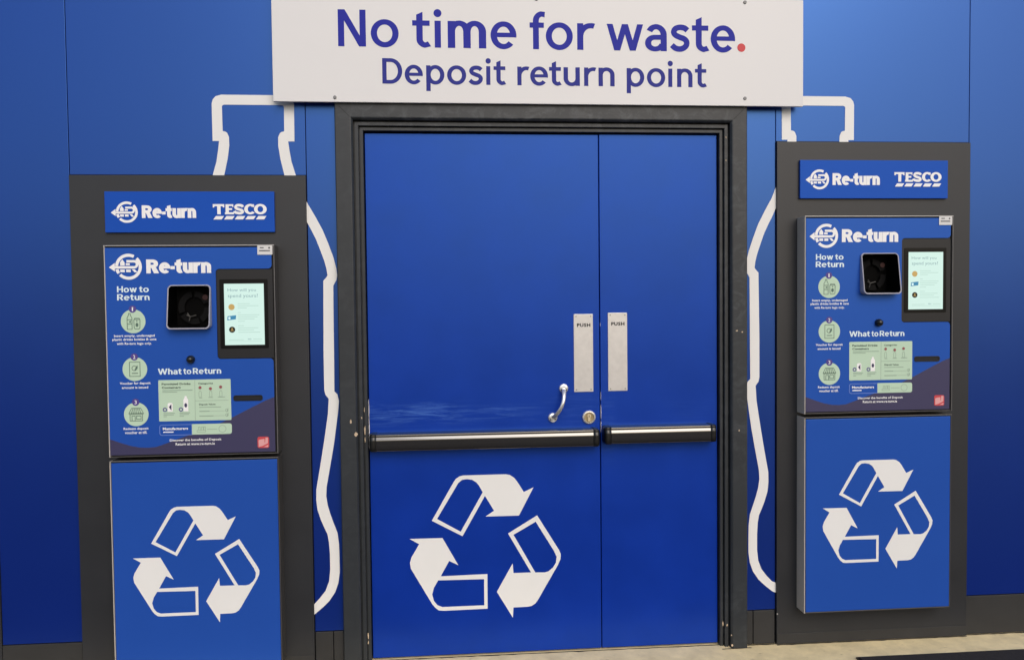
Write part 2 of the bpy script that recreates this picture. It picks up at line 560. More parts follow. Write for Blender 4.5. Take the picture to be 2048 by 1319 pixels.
t = empty("floor_mat", (1.563, -0.164, 0), "dark ribbed floor mat lying on the beige concrete before the right machine", "mat")
bm = new(); box(bm, 0.006, 1.79, -0.69, -0.006, 0.001, 0.010)
obj("pile", bm, m_mat, t, bevel=0.003)
bm = new()
for d in ((0, 1.8, -0.006, 0, 0, .006), (0, 1.8, -0.7, -0.694, 0, .006), (0, .006, -0.6935, -.0065, 0, .006), (1.794, 1.8, -0.6935, -.0065, 0, .006)):
    box(bm, *d)
obj("edging", bm, m_cap, t)

# ------------------------------------------------------------------ the clad wall
wall = empty("clad_wall", (0, 0, 0), "blue panelled shop wall with charcoal plinth and white bottle outlines", "wall")
bm = new()
box(bm, -9, -0.4055, 0.0125, 0.30, -0.04, 3.4)
box(bm, 1.1835, 9, 0.0125, 0.30, -0.04, 3.4)
box(bm, -0.4050, 1.1830, 0.0125, 0.30, 2.150, 3.4)
obj("wall_core", bm, m_black, wall)
G = 0.0012
panels = [(-1.6720, -1.3825, 0.130, 3.4), (-1.3825, -0.5215, 1.8785, 3.4), (-0.5215, -0.4085, 0.1305, 2.6),
          (-0.5215, 1.3105, 2.6, 3.4),
          (1.1875, 1.3105, 0.1405, 2.6), (1.3105, 2.1180, 2.0165, 3.4), (2.1180, 4.2, 0.1625, 3.4), (4.2, 6.6, 0.1625, 3.4),
          (-3.6, -1.7420, 0.130, 3.4), (-6.0, -3.6, 0.130, 3.4)]
for x0, x1, z0, z1 in panels:
    boxo("cladding_panel", (x0 + G, x1 - G, 0.0, 0.012, z0 + G, z1 - G), m_wall, wall, bevel=0.0012)
boxo("corner_post", (-1.7405, -1.6735, -0.002, 0.012, 0.001, 3.4), m_grey, wall, bevel=0.002)
for x0, x1, z1 in ((-6, -1.742, .1288), (-1.6720, -1.3835, .1288), (-0.5205, -0.4520, .1292), (-0.4505, -0.4120, .1292),
                   (1.1905, 1.2160, .1392), (1.2175, 1.3070, .1392), (2.1185, 6.6, .1612)):
    boxo("plinth_board", (x0 + .0008, x1 - .0008, -0.003, 0.012, 0.003, z1), m_plinth, wall, bevel=0.0015)

B_OUT = [(0.0, 2.178), (0.115, 2.178), (0.136, 2.172), (0.147, 2.160), (0.151, 2.145), (0.1505, 2.006), (0.127, 2.006), (0.131, 1.974), (0.138, 1.93), (0.153, 1.879), (0.172, 1.827), (0.194, 1.774),
         (0.222, 1.725), (0.249, 1.673), (0.269, 1.622), (0.287, 1.57), (0.298, 1.526), (0.301, 1.5), (0.297, 1.483), (0.285, 1.4615),
         (0.284, 1.348), (0.283, 1.174), (0.282, 1.058), (0.293, 1.047), (0.299, 1.021), (0.294, 0.974), (0.277, 0.856), (0.26, 0.765),
         (0.246, 0.69), (0.244, 0.655), (0.249, 0.62), (0.259, 0.584), (0.273, 0.543), (0.284, 0.512), (0.289, 0.469), (0.29, 0.417),
         (0.29, 0.358), (0.284, 0.317), (0.271, 0.281), (0.248, 0.248), (0.223, 0.224), (0.19, 0.197), (0.12, 0.170), (0.0, 0.165)]
B_IN = [(0.0, 2.1412), (0.105, 2.1412), (0.1115, 2.139), (0.114, 2.134), (0.113, 2.043), (0.103, 2.041), (0.097, 2.037), (0.0905, 2.021), (0.09, 1.99), (0.097, 1.941), (0.111, 1.878), (0.15, 1.79),
        (0.19, 1.705), (0.207, 1.672), (0.223, 1.639), (0.239, 1.596), (0.253, 1.556), (0.261, 1.524), (0.264, 1.501), (0.260, 1.494),
        (0.248, 1.481), (0.246, 1.348), (0.244, 1.218), (0.244, 1.065), (0.248, 1.046), (0.26, 1.03), (0.256, 0.971), (0.241, 0.875),
        (0.224, 0.775), (0.207, 0.683), (0.206, 0.643), (0.210, 0.604), (0.222, 0.565), (0.234, 0.535), (0.246, 0.508), (0.251, 0.478),
        (0.254, 0.43), (0.254, 0.37), (0.249, 0.325), (0.235, 0.289), (0.213, 0.261), (0.191, 0.238), (0.12, 0.210), (0.0, 0.205)]
for cx, dz, ds in ((-0.71345, 0.0, 1.0), (1.4840, 0.018, 0.985)):
    o_ = [(cx + x * ds, z + dz) for x, z in B_OUT] + [(cx - x * ds, z + dz) for x, z in B_OUT[::-1][1:-1]]
    i_ = [(cx + x * ds, z + dz) for x, z in B_IN] + [(cx - x * ds, z + dz) for x, z in B_IN[::-1][1:-1]]
    bm = new(); plate(bm, [o_, i_], -0.0012, -0.0002)
    b = obj("bottle_outline", bm, m_vinyl, wall)
    b["label"] = ("white outline of a bottle behind the left machine" if cx < 0 else "white outline of a bottle behind the right machine")

# ------------------------------------------------------------------ door frame (mitred, stepped profile swept round the opening)
frame = empty("door_frame", (0, 0, 0), "chipped charcoal timber frame round the blue double doors", "door frame")
OL, OR_, OT = -0.3070, 1.0820, 2.0490
PROF = [(0.0, 0.10), (0.0, 0.004), (0.0015, 0.002), (0.0115, 0.002), (0.0115, 0.010), (0.0165, 0.010), (0.0165, -0.006), (0.018, -0.008),
        (0.030, -0.008), (0.030, 0.002), (0.036, 0.002), (0.036, -0.020), (0.042, -0.027), (0.0455, -0.028), (0.099, -0.028), (0.1025, -0.0245), (0.1025, 0.10)]


def frame_piece(seg):
    bm = new()
    ends = []
    for e in (0, 1):
        ring = []
        for o, y in PROF:
            if seg == 'l':
                p = (OL - o, y, 0.0 if e == 0 else OT + o)
            elif seg == 'r':
                p = (OR_ + o, y, 0.0 if e == 0 else OT + o)
            else:
                p = ((OL - o) if e == 0 else (OR_ + o), y, OT + o)
            ring.append(bm.verts.new(p))
        ends.append(ring)
    n = len(PROF)
    for i in range(n):
        j = (i + 1) % n
        bm.faces.new((ends[0][i], ends[0][j], ends[1][j], ends[1][i]))
    bm.faces.new(ends[0]); bm.faces.new(ends[1][::-1])
    bmesh.ops.recalc_face_normals(bm, faces=bm.faces)
    return bm


obj("jamb", frame_piece('l'), m_frame, frame)
obj("jamb", frame_piece('r'), m_frame, frame)
obj("head", frame_piece('t'), m_frame, frame)
for s, xo in ((-1, OL), (1, OR_)):                           # dark open mitre lines at both top corners
    bm = new()
    put_strokes(bm, [ribbon([(xo + s * 0.047, OT + 0.047), (xo + s * 0.085, OT + 0.0845)], 0.0012)], 0, 0, 1, 1, -0.0284)
    obj("mitre_gap", bm, m_black, frame)


def blob(cx, cz, rx, rz, seed, n=14):
    rnd = random.Random(seed)
    return [(cx + rx * (0.7 + 0.5 * rnd.random()) * math.cos(2 * math.pi * i / n), cz + rz * (0.7 + 0.5 * rnd.random()) * math.sin(2 * math.pi * i / n)) for i in range(n)]


for k, (x, z, rx, rz, y) in enumerate(((-0.349, 0.896, .0062, .0085, -.0285), (-0.3185, 0.905, .0030, .019, .0015), (-0.3290, 0.955, .0018, .005, -.0085),
                                    (-0.368, 0.944, .0035, .0085, -.0285), (-0.3195, 0.985, .0016, .010, .0015), (-0.3185, 0.868, .0018, .012, .0015),
                                    (1.0935, 0.090, .0026, .010, .0015), (1.1075, 0.088, .0030, .006, -.0085), (1.118, 0.055, .0028, .0032, -.0285), (1.121, 0.014, .004, .005, -.0285),
                                    (-0.3190, 0.105, .0024, .013, .0015), (-0.3190, 0.078, .0022, .008, .0015), (1.150, 0.875, .0025, .004, -.0285),
                                    (1.172, 2.146, .0035, .003, -.0285), (1.1055, 2.03, .002, .004, -.0085), (1.1055, 1.94, .002, .003, -.0085),
                                    (1.1415, 1.27, .005, .003, -.0285), (1.163, 1.265, .003, .003, -.0285))):
    bm = new()
    flat(bm, [blob(x, z, rx, rz, k)], y)
    obj("paint_chip", bm, m_chip, frame)

# ------------------------------------------------------------------ recycling symbol (three folded arrows)
A1 = [(-0.3533, 0.1866), (-0.2083, 0.4356), (-0.1922, 0.4591), (-0.168, 0.4745), (-0.144, 0.4803), (0.1364, 0.4804), (0.1645, 0.4749), (0.1925, 0.4562), (0.2124, 0.4299), (0.256, 0.3588), (0.3211, 0.3877), (0.2221, 0.2025), (0.0007, 0.2032), (0.0573, 0.2402), (-0.0017, 0.3406), (-0.1531, 0.0774)]
H1 = [(-0.3191, 0.1975), (-0.1766, 0.4305), (-0.1524, 0.4515), (-0.1205, 0.4556), (-0.0845, 0.4497), (-0.0568, 0.431), (-0.041, 0.4105), (-0.016, 0.3653), (-0.1647, 0.1076)]
A2 = [(0.1482, 0.0848), (0.3436, 0.2002), (0.4881, -0.0372), (0.5, -0.0663), (0.4973, -0.0989), (0.479, -0.1392), (0.3464, -0.3632), (0.3258, -0.391), (0.3012, -0.4063), (0.2727, -0.4109), (0.1794, -0.4119), (0.1746, -0.4804), (0.0697, -0.3028), (0.1767, -0.1163), (0.1818, -0.1809), (0.2994, -0.1814)]
H2 = [(0.1845, 0.0754), (0.3335, 0.1582), (0.4553, -0.0441), (0.4713, -0.0816), (0.4669, -0.1222), (0.4462, -0.1543), (0.4173, -0.1777), (0.3888, -0.1847), (0.3278, -0.1825)]
A3 = [(0.0082, -0.1809), (0.0072, -0.4129), (-0.2834, -0.4144), (-0.3154, -0.4107), (-0.339, -0.3919), (-0.3585, -0.3667), (-0.4943, -0.1268), (-0.5, -0.0863), (-0.4891, -0.0503), (-0.438, 0.034), (-0.4993, 0.0708), (-0.2849, 0.0698), (-0.1835, -0.1142), (-0.2431, -0.0838), (-0.3002, -0.1842)]
H3 = [(-0.0139, -0.2141), (-0.0143, -0.3892), (-0.2912, -0.3897), (-0.3229, -0.3763), (-0.3464, -0.3469), (-0.3577, -0.3018), (-0.3451, -0.2578), (-0.3165, -0.2104)]


def recycling(parent, cx, cz, w, y):
    bm = new()
    for a, h in ((A1, H1), (A2, H2), (A3, H3)):
        plate(bm, [[(cx + p[0] * w, cz + p[1] * w) for p in a], [(cx + p[0] * w, cz + p[1] * w) for p in h]], y - 0.0007, y + 0.0001)
    return obj("recycling_symbol", bm, m_vinyl, parent)


# ------------------------------------------------------------------ door leaves
LY = 0.020                                                   # front face of the leaves


def push_plate(parent, x0, x1, z0, z1):
    bm = new(); box(bm, x0, x1, LY - 0.0022, LY + 0.001, z0, z1)
    p = obj("push_plate", bm, m_steel, parent, bevel=0.0012)
    y = LY - 0.0026
    bm = new(); fit_text(bm, "PUSH", x0 + 0.0130, x0 + 0.0665, z1 - 0.0505, z1 - 0.0365, y, bold=0.045, spacing=1.14)
    obj("lettering", bm, m_black, p)
    for sx in (x0 + 0.0095, x1 - 0.0095):
        for sz in (z0 + 0.009, z1 - 0.009):
            bm = new(); plate(bm, [circ(sx, sz, 0.0024, 12)], LY - 0.0032, LY - 0.002)
            obj("screw", bm, m_screw, p)
    return p


def panic_bar(parent, x0, x1, z0, z1):
    """rounded push bar: swept profile with a separate cap at each end"""
    zc, hh = (z0 + z1) / 2, (z1 - z0) / 2

    ctrl = [(0, 1), (.35, .999), (.70, .992), (.815, .965), (.868, .915), (.893, .86), (.898, .76), (.899, .65), (.922, .53), (.946, .41), (.957, .34), (.962, .22), (.963, -.10), (.963, -.35),
            (.955, -.62), (.930, -.80), (.86, -.92), (.70, -.975), (.50, -.995), (0, -1)]
    ctrl = smooth_path(ctrl, 4)

    def prof(k):
        return [(LY + .001, zc + hh * k)] + [(LY - .060 * k * d, zc + hh * k * z) for d, z in ctrl] + [(LY + .001, zc - hh * k)]

    def tube(secs):
        bm = new(); rings = []
        for x, k in secs:
            rings.append([bm.verts.new((x, y, z)) for y, z in prof(k)])
        for a, b in zip(rings, rings[1:]):
            for i in range(len(a) - 1):
                bm.faces.new((a[i], b[i], b[i + 1], a[i + 1]))
        bm.faces.new(rings[0][::-1]); bm.faces.new(rings[-1])
        bmesh.ops.recalc_face_normals(bm, faces=bm.faces)
        return bm
    b = obj("panic_bar", tube([(x0 + 0.026, .972), (x1 - 0.026, .972)]), m_bar, parent)
    obj("end_cap", tube([(x0, .66), (x0 + .0008, .80), (x0 + .003, .91), (x0 + .006, .97), (x0 + .010, 1.0), (x0 + 0.0270, 1.0), (x0 + 0.0275, .97)]), m_cap, b, smooth=True)
    obj("end_cap", tube([(x1 - 0.0275, .97), (x1 - 0.0270, 1.0), (x1 - .010, 1.0), (x1 - .006, .97), (x1 - .003, .91), (x1 - .0008, .80), (x1, .66)]), m_cap, b, smooth=True)
    return b


leaf = empty("door_leaf", (0.15, LY, 0), "wide blue door leaf with large white recycling arrows and pull handle", "door", "blue double door leaves")
def lp(o):
    o.location = (-0.15, -LY, 0); return o
bm = new(); box(bm, -0.3035, 0.6012, LY, LY + 0.044, 0.007, 2.0435)
lp(obj("leaf_board", bm, m_leaf, leaf, bevel=0.002))
lp(push_plate(leaf, 0.4985, 0.5755, 1.0350, 1.3422))
lp(panic_bar(leaf, -0.3005, 0.5920, 0.8235, 0.8945))
lp(recycling(leaf, 0.1425, 0.4305, 0.5952, LY))
for k, (z0, z1) in enumerate(((0.955, 1.022), (0.890, 0.958), (0.832, 0.893))):
    bm = new()
    flat(bm, [[(-0.3050, z0), (-0.3030 + .0010 * (k == 1), z0), (-0.3024, (z0 + z1) / 2), (-0.3038, z1), (-0.3050, z1)]], LY - 0.0006 - .0001 * k)
    lp(tag(obj("worn_edge", bm, m_chipw, leaf), "white worn paint along the hinge edge"))


def tube_path(bm, pts, rad, n=14, flatten=1.0):
    rings = []
    for i, p in enumerate(pts):
        p = Vector(p)
        t = (Vector(pts[min(i + 1, len(pts) - 1)]) - Vector(pts[max(i - 1, 0)])).normalized()
        a = t.cross(Vector((0, 1, 0)))
        a = a.normalized() if a.length > 1e-4 else Vector((1, 0, 0))
        b = t.cross(a).normalized()
        r = rad[i] if isinstance(rad, (list, tuple)) else rad
        rings.append([bm.verts.new(p + a * r * math.cos(2 * math.pi * k / n) + b * r * flatten * math.sin(2 * math.pi * k / n)) for k in range(n)])
    for a, b in zip(rings, rings[1:]):
        for k in range(n):
            bm.faces.new((a[k], a[(k + 1) % n], b[(k + 1) % n], b[k]))
    bm.faces.new(rings[0][::-1]); bm.faces.new(rings[-1])


def disc(bm, cx, cz, prof, n=28):
    """lathe about an axis along Y: prof = [(radius, y)]"""
    rings = [[bm.verts.new((cx + r * math.cos(2 * math.pi * k / n), y, cz + r * math.sin(2 * math.pi * k / n))) for k in range(n)] for r, y in prof]
    for a, b in zip(rings, rings[1:]):
        for k in range(n):
            bm.faces.new((a[k], a[(k + 1) % n], b[(k + 1) % n], b[k]))
    bm.faces.new(rings[-1])
    bmesh.ops.recalc_face_normals(bm, faces=bm.faces)


bm = new()
top, bot = Vector((0.4555, 0, 1.0500)), Vector((0.4135, 0, 0.9385))
pts, rad = [], []
for i in range(17):
    s = i / 16
    p = top.lerp(bot, s)
    out = 0.042 * (math.sin(math.pi * s) ** 0.55)
    side = 0.0100 * math.sin(math.pi * s)
    pts.append((p.x + side, LY - 0.006 - out, p.z - side * 0.35))
    rad.append(0.0088 - 0.0018 * math.sin(math.pi * s))
tube_path(bm, pts, rad, flatten=0.7)
h = lp(obj("pull_handle", bm, m_chrome, leaf, smooth=True))
for cx, cz, r in ((0.4565, 1.0505, .0185), (0.4125, 0.9360, .0190)):
    bm = new(); disc(bm, cx, cz, [(r, LY), (r, LY - .004), (r * .88, LY - .0085), (r * .5, LY - .0105)])
    ro = obj("rosette", bm, m_chrome, h, smooth=False)
    for dx, dz in ((-.0095, -.006), (.0085, -.0055)):
        bm = new()
        disc(bm, cx + dx, cz + dz, [(.0026, LY - .008), (.0026, LY - .0118)], 10)
        obj("screw", bm, m_black, h)
bm = new(); disc(bm, 0.5568, 0.9346, [(.0270, LY), (.0270, LY - .005), (.0245, LY - .0085), (.0205, LY - .0090), (.0195, LY - .0030)])
lk = lp(obj("lock_escutcheon", bm, m_chrome, leaf))
bm = new(); flat(bm, [circ(0.5568, 0.9346, 0.0193, 28)], LY - 0.0036)
obj("lock_face", bm, m_brass, lk)
bm = new()
key = [(0.5568 + .0075 * math.cos(R(a)), 0.9405 + .0075 * math.sin(R(a))) for a in range(-50, 231, 14)] + [(0.5522, 0.9190), (0.5614, 0.9190)]
plate(bm, [key], LY - 0.0085, LY - 0.0036)
cy = obj("lock_cylinder", bm, m_brassl, lk)
bm = new(); box(bm, 0.5560, 0.5576, LY - .0090, LY - .0086, 0.934, 0.943); obj("keyhole", bm, m_black, lk)

leaf2 = empty("door_leaf", (0.84, LY, 0), "narrow blue door leaf without handle, beside the right door jamb", "door", "blue double door leaves")
def lp2(o):
    o.location = (-0.84, -LY, 0); return o
bm = new(); box(bm, 0.6046, 1.0775, LY, LY + 0.044, 0.007, 2.0450)
lp2(obj("leaf_board", bm, m_leaf_narrow, leaf2, bevel=0.002))
lp2(push_plate(leaf2, 0.6350, 0.7127, 1.0362, 1.3458))
lp2(panic_bar(leaf2, 0.6090, 1.0600, 0.8305, 0.9015))
for k, (z0, z1, w_) in enumerate(((1.000, 1.035, .0012), (.925, .985, .0020), (.870, .920, .0014), (.905, .915, .0030), (1.29, 1.31, .0010))):
    bm = new()
    flat(bm, [[(0.6047, z0), (0.6047 + w_ * .6, z0 + .004), (0.6047 + w_, (z0 + z1) / 2), (0.6047 + w_ * .5, z1 - .003), (0.6047, z1)]], LY - 0.0006 - .0001 * k)
    lp2(tag(obj("worn_edge", bm, m_chipw, leaf2), "pale worn paint along the meeting edge"))
bm = new(); box(bm, OL - .003, OR_ + .003, LY + 0.046, LY + 0.062, 0.0, OT + .003)
obj("door_backing", bm, m_black, frame)

# ------------------------------------------------------------------ white sign above the doors
SY = -0.044
sign = empty("wall_sign", (0.386, SY, 2.146), "long white sign with blue and red lettering screwed above the doors", "sign")
def sp(o):
    o.location = (-0.386, -SY, -2.146); return o
bm = new(); box(bm, -0.6300, 1.4030, SY, SY + 0.012, 2.1445, 2.5560)
sp(obj("sign_board", bm, m_board, sign, bevel=0.0015))
bm = new()
HX, HY = 0.116, 0.098
X1 = [('N', -.3885, -.2859), ('o', -.2678, -.1645), ('t', -.1136, -.0443), ('i', -.0322, -.0050), ('m', .0188, .1635), ('e', .1802, .2785),
      ('f', .3289, .3891), ('o', .3904, .4941), ('r', .5109, .5783), ('w', .6250, .7667), ('a', .7739, .8594), ('s', .8729, .9493), ('t', .9584, 1.0270), ('e', 1.0324, 1.1296)]
Zb, XH = 2.3503, 0.1000
for k, (c, x0, x1) in enumerate(X1):
    st, w = glyph(c, HX, HY, 1.355)
    put_strokes(bm, st, x0, Zb, (x1 - x0) / w, XH, SY - 0.0006)
    if k in (1, 5, 8, 13):                                   # the end of a word
        sp(tag(obj("headline_word", bm, m_ink, sign), "large blue word " + {1: "No", 5: "time", 8: "for", 13: "waste"}[k]))
        bm = new()
bm.free()
bm = new(); flat(bm, [circ(1.1543, 2.3682, 0.0162, 32)], SY - 0.0006)
sp(tag(obj("full_stop", bm, m_red, sign), "red full stop after the headline"))
bm = new()
X2 = [('D', -.2275, -.1534), ('e', -.1441, -.0765), ('p', -.0640, .0036), ('o', .0145, .0864), ('s', .0959, .1493), ('i', .1608, .1790), ('t', .1902, .2375),
      ('r', .2803, .3250), ('e', .3294, .3976), ('t', .4016, .4500), ('u', .4574, .5201), ('r', .5365, .5821), ('n', .5923, .6548),
      ('p', .7018, .7698), ('o', .7808, .8526), ('i', .8632, .8818), ('n', .8993, .9601), ('t', .9698, 1.0175)]
Zb, XH = 2.2142, 0.0698
m_ink2 = mat("dull_violet_blue_ink", (0.028, 0.035, 0.26), 0.5, 1.25)
for k, (c, x0, x1) in enumerate(X2):
    st, w = glyph(c, 0.117, 0.099, 1.352)
    put_strokes(bm, st, x0, Zb, (x1 - x0) / w, XH, SY - 0.0006)
    if k in (6, 12, 17):
        sp(tag(obj("second_line_word", bm, m_ink2, sign), "smaller blue word " + {6: "Deposit", 12: "return", 17: "point"}[k]))
        bm = new()
bm.free()
for x, z in ((-0.4037, 2.1615), (0.3559, 2.5385), (1.1684, 2.5420), (1.1682, 2.1735)):
    bm = new(); disc(bm, x, z, [(.0066, SY + .001), (.0066, SY - .0018), (.0045, SY - .003)], 16)
    sp(obj("screw", bm, m_screw, sign))

# ------------------------------------------------------------------ deposit machines
FT = 1.612                                                   # top of the fascia of the left machine
FY = -0.080                                                  # its printed face


def emblem(bm, cx, cz, r, y):
    """round return emblem: broken ring, arrow to the left that closes into a letter R"""
    h = .118
    for a0, a1 in ((62, 176), (-136, 46), (193, 214)):
        put_strokes(bm, [band(0, 0, 1, 1, h, h, a0, a1, 36)], cx, cz, r, r, y)
    put_strokes(bm, [[((-1.46, -.04), (-1.02, -.37), (-1.02, .30))]], cx, cz, r, r, y - .0001)
    path = [(-1.06, -.05), (.42, -.05)] + [(.42 + .23 * math.sin(R(a)), .185 - .235 * math.cos(R(a))) for a in range(15, 181, 15)] + [(-.14, .42)]
    put_strokes(bm, [ribbon(path, .095)], cx, cz, r, r, y - .0002)
    put_strokes(bm, [bx2(-.20, .10, .12, .27)], cx, cz, r, r, y)
    put_strokes(bm, [[((-.62, .09), (-.28, .09), (-.28, .34), (-.45, .57), (-.62, .34))]], cx, cz, r, r, y)
    put_strokes(bm, [bx2(-.62, -.28, -.42, -.22), bx2(-.18, .16, -.42, -.22)], cx, cz, r, r, y)
    put_strokes(bm, [[((.24, -.20), (.46, -.20), (.68, -.43), (.44, -.43))]], cx, cz, r, r, y)


def tesco_word(bm, x0, x1, z_top, z_bot, y):
    """slab-serif capitals over five slanted dashes, drawn in a 1720 x 500 field"""
    def P(q): return tuple((x0 + (p[0] - 160) / 1720 * (x1 - x0), z_top - (p[1] - 195) / 495 * (z_top - z_bot)) for p in q)
    S = []
    S += [[P([(165, 200), (530, 200), (530, 268), (165, 268)])], [P([(165, 262), (225, 262), (205, 305), (165, 305)])], [P([(470, 262), (530, 262), (530, 305), (490, 305)])],
          [P([(303, 240), (412, 240), (412, 525), (303, 525)])]]
    S += [[P([(568, 205), (672, 205), (672, 525), (568, 525)])], [P([(620, 205), (815, 205), (815, 262), (620, 262)])], [P([(775, 250), (815, 250), (815, 300), (795, 300)])],
          [P([(620, 330), (775, 330), (775, 388), (620, 388)])], [P([(545, 460), (835, 460), (835, 525), (545, 525)])], [P([(800, 470), (835, 470), (845, 425), (820, 425)])]]
    s_path = smooth_path([(1118, 292), (1085, 250), (1000, 235), (920, 248), (885, 300), (925, 345), (1010, 372), (1090, 405), (1105, 455), (1050, 488), (960, 485), (880, 462), (848, 425)], 5)
    S += [[P(q) for q in ribbon(s_path, 42)]]
    S += [[P(q) for q in band(1350, 362, 190, 168, 56, 34, 42, 318, 36)], [P([(1412, 205), (1470, 205), (1470, 300), (1440, 300)])]]
    S += [[P(q) for q in band(1672, 362, 202, 168, 56, 36, 0, 360, 48)]]
    for k in range(5):
        o = k * 337
        S += [[P([(178 + o, 690), (440 + o, 690), (515 + o, 582), (258 + o, 582)])]]
    put_strokes(bm, S, 0, 0, 1, 1, y)


machine = empty("deposit_machine", (-0.931, 0, 0),
                "left bottle deposit machine, set lower, its lower door cut off by the picture edge", "deposit machine", "bottle deposit return machines")

# -- header sign (made in machine coordinates, x from the fascia centre)
hx, hz = -0.0135, 1.7395
bm = new(); box(bm, hx - .3065, hx + .3065, -.024, -.0115, hz - .0755, hz + .0755)
head = obj("header_sign", bm, m_blue_head, machine, bevel=0.001)
bm = new(); emblem(bm, hx - .2275, hz - .0008, .0392, -.0246)
obj("emblem", bm, m_white, head)
bm = new(); word(bm, "Re-turn", hx - .1741, hx + .0213, hz - .0226, .0362, -.0246, .185, .150, gap=.015, cap=1.29)
obj("wordmark", bm, m_white, head)
bm = new(); tesco_word(bm, hx + .0815, hx + .2795, hz + .0290, hz - .0285, -.0246)
obj("shop_name", bm, m_white, head)

# -- upper cabinet: casing, groove, rim
W2_ = 0.3032
CX0, CX1 = -0.0025 - W2_, -0.0025 + W2_


def cabinet(name, zt, zb):
    bm = new()
    x0, x1 = CX0, CX1
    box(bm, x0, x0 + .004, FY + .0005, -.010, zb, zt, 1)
    for d in ((x1 - .004, x1, FY + .0005, -.010, zb, zt),
              (x0 + .0045, x1 - .0045, FY + .001, -.010, zt - .004, zt), (x0 + .0045, x1 - .0045, FY + .001, -.010, zb, zb + .004)):
        box(bm, *d)
    return obj(name, bm, [m_casing, m_side_lit], machine, bevel=0.0012)


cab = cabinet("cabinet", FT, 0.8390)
bm = new()                                                    # dark groove behind the printed plate, open round the intake
plate(bm, [rrect(CX0 + .0045, CX1 - .0045, .8435, FT - .0045, .001, 1), rrect(-.0795, .0695, FT - .304, FT - .1475, .012, 4)], FY + .010, FY + .013)
obj("backing_plate", bm, m_black, cab)
bm = new()
box(bm, CX0, CX1, FY - .0012, FY + .0002, FT - .0022, FT + .0008)
obj("top_edge", bm, m_rim, cab)  # pale colour stands in for skylight caught along the top lip
bm = new()
box(bm, CX1 - .0018, CX1 + .0002, FY - .0008, FY + .0002, .840, FT - .0025)
obj("side_edge", bm, m_rimd, cab)

# -- printed front: blue field with rounded cut-out for the display, purple wave below
IN = rrect(-.0795, .0695, FT - .304, FT - .1475, .012, 4)
xl, xr, zt, zb = -.3010, .2905, FT - .0085, .8475
WAVE = [(-.3010, -.7052), (-.2577, -.7214), (-.2266, -.7315), (-.1954, -.738), (-.1660, -.7395), (-.1372, -.737), (-.1000, -.7245), (-.0636, -.7111), (.0102, -.6861),
        (.0842, -.6590), (.1414, -.6324), (.2087, -.5984), (.2587, -.5741), (.2905, -.5615)]
BZ0, BZ1, BX0 = -.4150, -.0900, .0890                         # display recess


def arc(cx, cz, r, a0, a1, n=6): return [(cx + r * math.cos(R(a0 + (a1 - a0) * i / n)), cz + r * math.sin(R(a0 + (a1 - a0) * i / n))) for i in range(n + 1)]


blue = [(xl, zt), (xl, FT + WAVE[0][1])] + [(x, FT + z) for x, z in WAVE[1:-1]] + [(xr, FT + WAVE[-1][1])]
blue += arc(xr - .014, FT + BZ0 - .003 - .014, .014, 0, 90)
blue += arc(BX0 + .012, FT + BZ0 - .003 + .012, .012, 270, 180)
blue += arc(BX0 + .012, FT + BZ1 + .003 - .012, .012, 180, 90)
blue += arc(xr - .014, FT + BZ1 + .003 + .014, .014, 270, 360)
blue += [(xr, zt)]
bm = new(); plate(bm, [blue, IN], FY, FY + .004)
face = obj("printed_front", bm, m_blue_print, machine)
bm = new(); plate(bm, [[(x, FT + z) for x, z in WAVE] + [(xr, zb), (xl, zb)]], FY, FY + .004)
obj("wave_print", bm, m_purple, face)

y = FY - .0006
bm = new(); emblem(bm, -.2190, FT - .0770, .0470, y)
em = obj("return_emblem", bm, m_white, machine)
bm = new(); word(bm, "Re-turn", -.1565, .0735, FT - .1015, .0390, y, .185, .150, gap=.015, cap=1.29)
obj("return_wordmark", bm, m_white, machine)
bm = new()
word(bm, "How", -.2615, -.1915, FT - .1700, .0165, y, .145, .115, gap=.10, cap=1.36)
word(bm, "to", -.1840, -.1495, FT - .1700, .0165, y, .145, .115, gap=.06, cap=1.36)
word(bm, "Return", -.2620, -.1475, FT - .1988, .0165, y, .145, .115, gap=.08, cap=1.36)
obj("heading_lettering", bm, m_heading, machine)
bm = new()
word(bm, "What", -.1248, -.0400, FT - .4715, .0160, y, .145, .115, gap=.08, cap=1.36)
word(bm, "to", -.0345, -.0060, FT - .4715, .0160, y, .145, .115, gap=.06, cap=1.36)
word(bm, "Return", -.0005, .1010, FT - .4715, .0160, y, .145, .115, gap=.08, cap=1.36)
obj("heading_lettering", bm, m_heading, machine)

# -- three numbered steps
y2, y3 = y - .0005, y - .0010


def step(cx, cz, num, lines, draw):
    r = .0436
    bm = new(); flat(bm, [circ(cx, cz, r, 48)], y)
    d = obj("step_icon", bm, m_mint, machine)
    bm = new(); draw(bm, cx, cz)
    obj("pictogram", bm, m_mint_line, d)
    bm = new(); flat(bm, [circ(cx - .001, cz + .0445, .0130, 28)], y2)
    obj("number_badge", bm, m_violet, d)
    bm = new(); fit_text(bm, num, cx - (.0032 if num == "1" else .0048), cx + (.0012 if num == "1" else .0030), cz + .0375, cz + .0515, y3, bold=.01)
    obj("numeral", bm, m_white, d)
    bm = new()
    for s, x0, x1, z0, z1 in lines:
        fit_text(bm, s, x0, x1, FT + z0, FT + z1, y, bold=.022)
    obj("caption", bm, m_white, d)


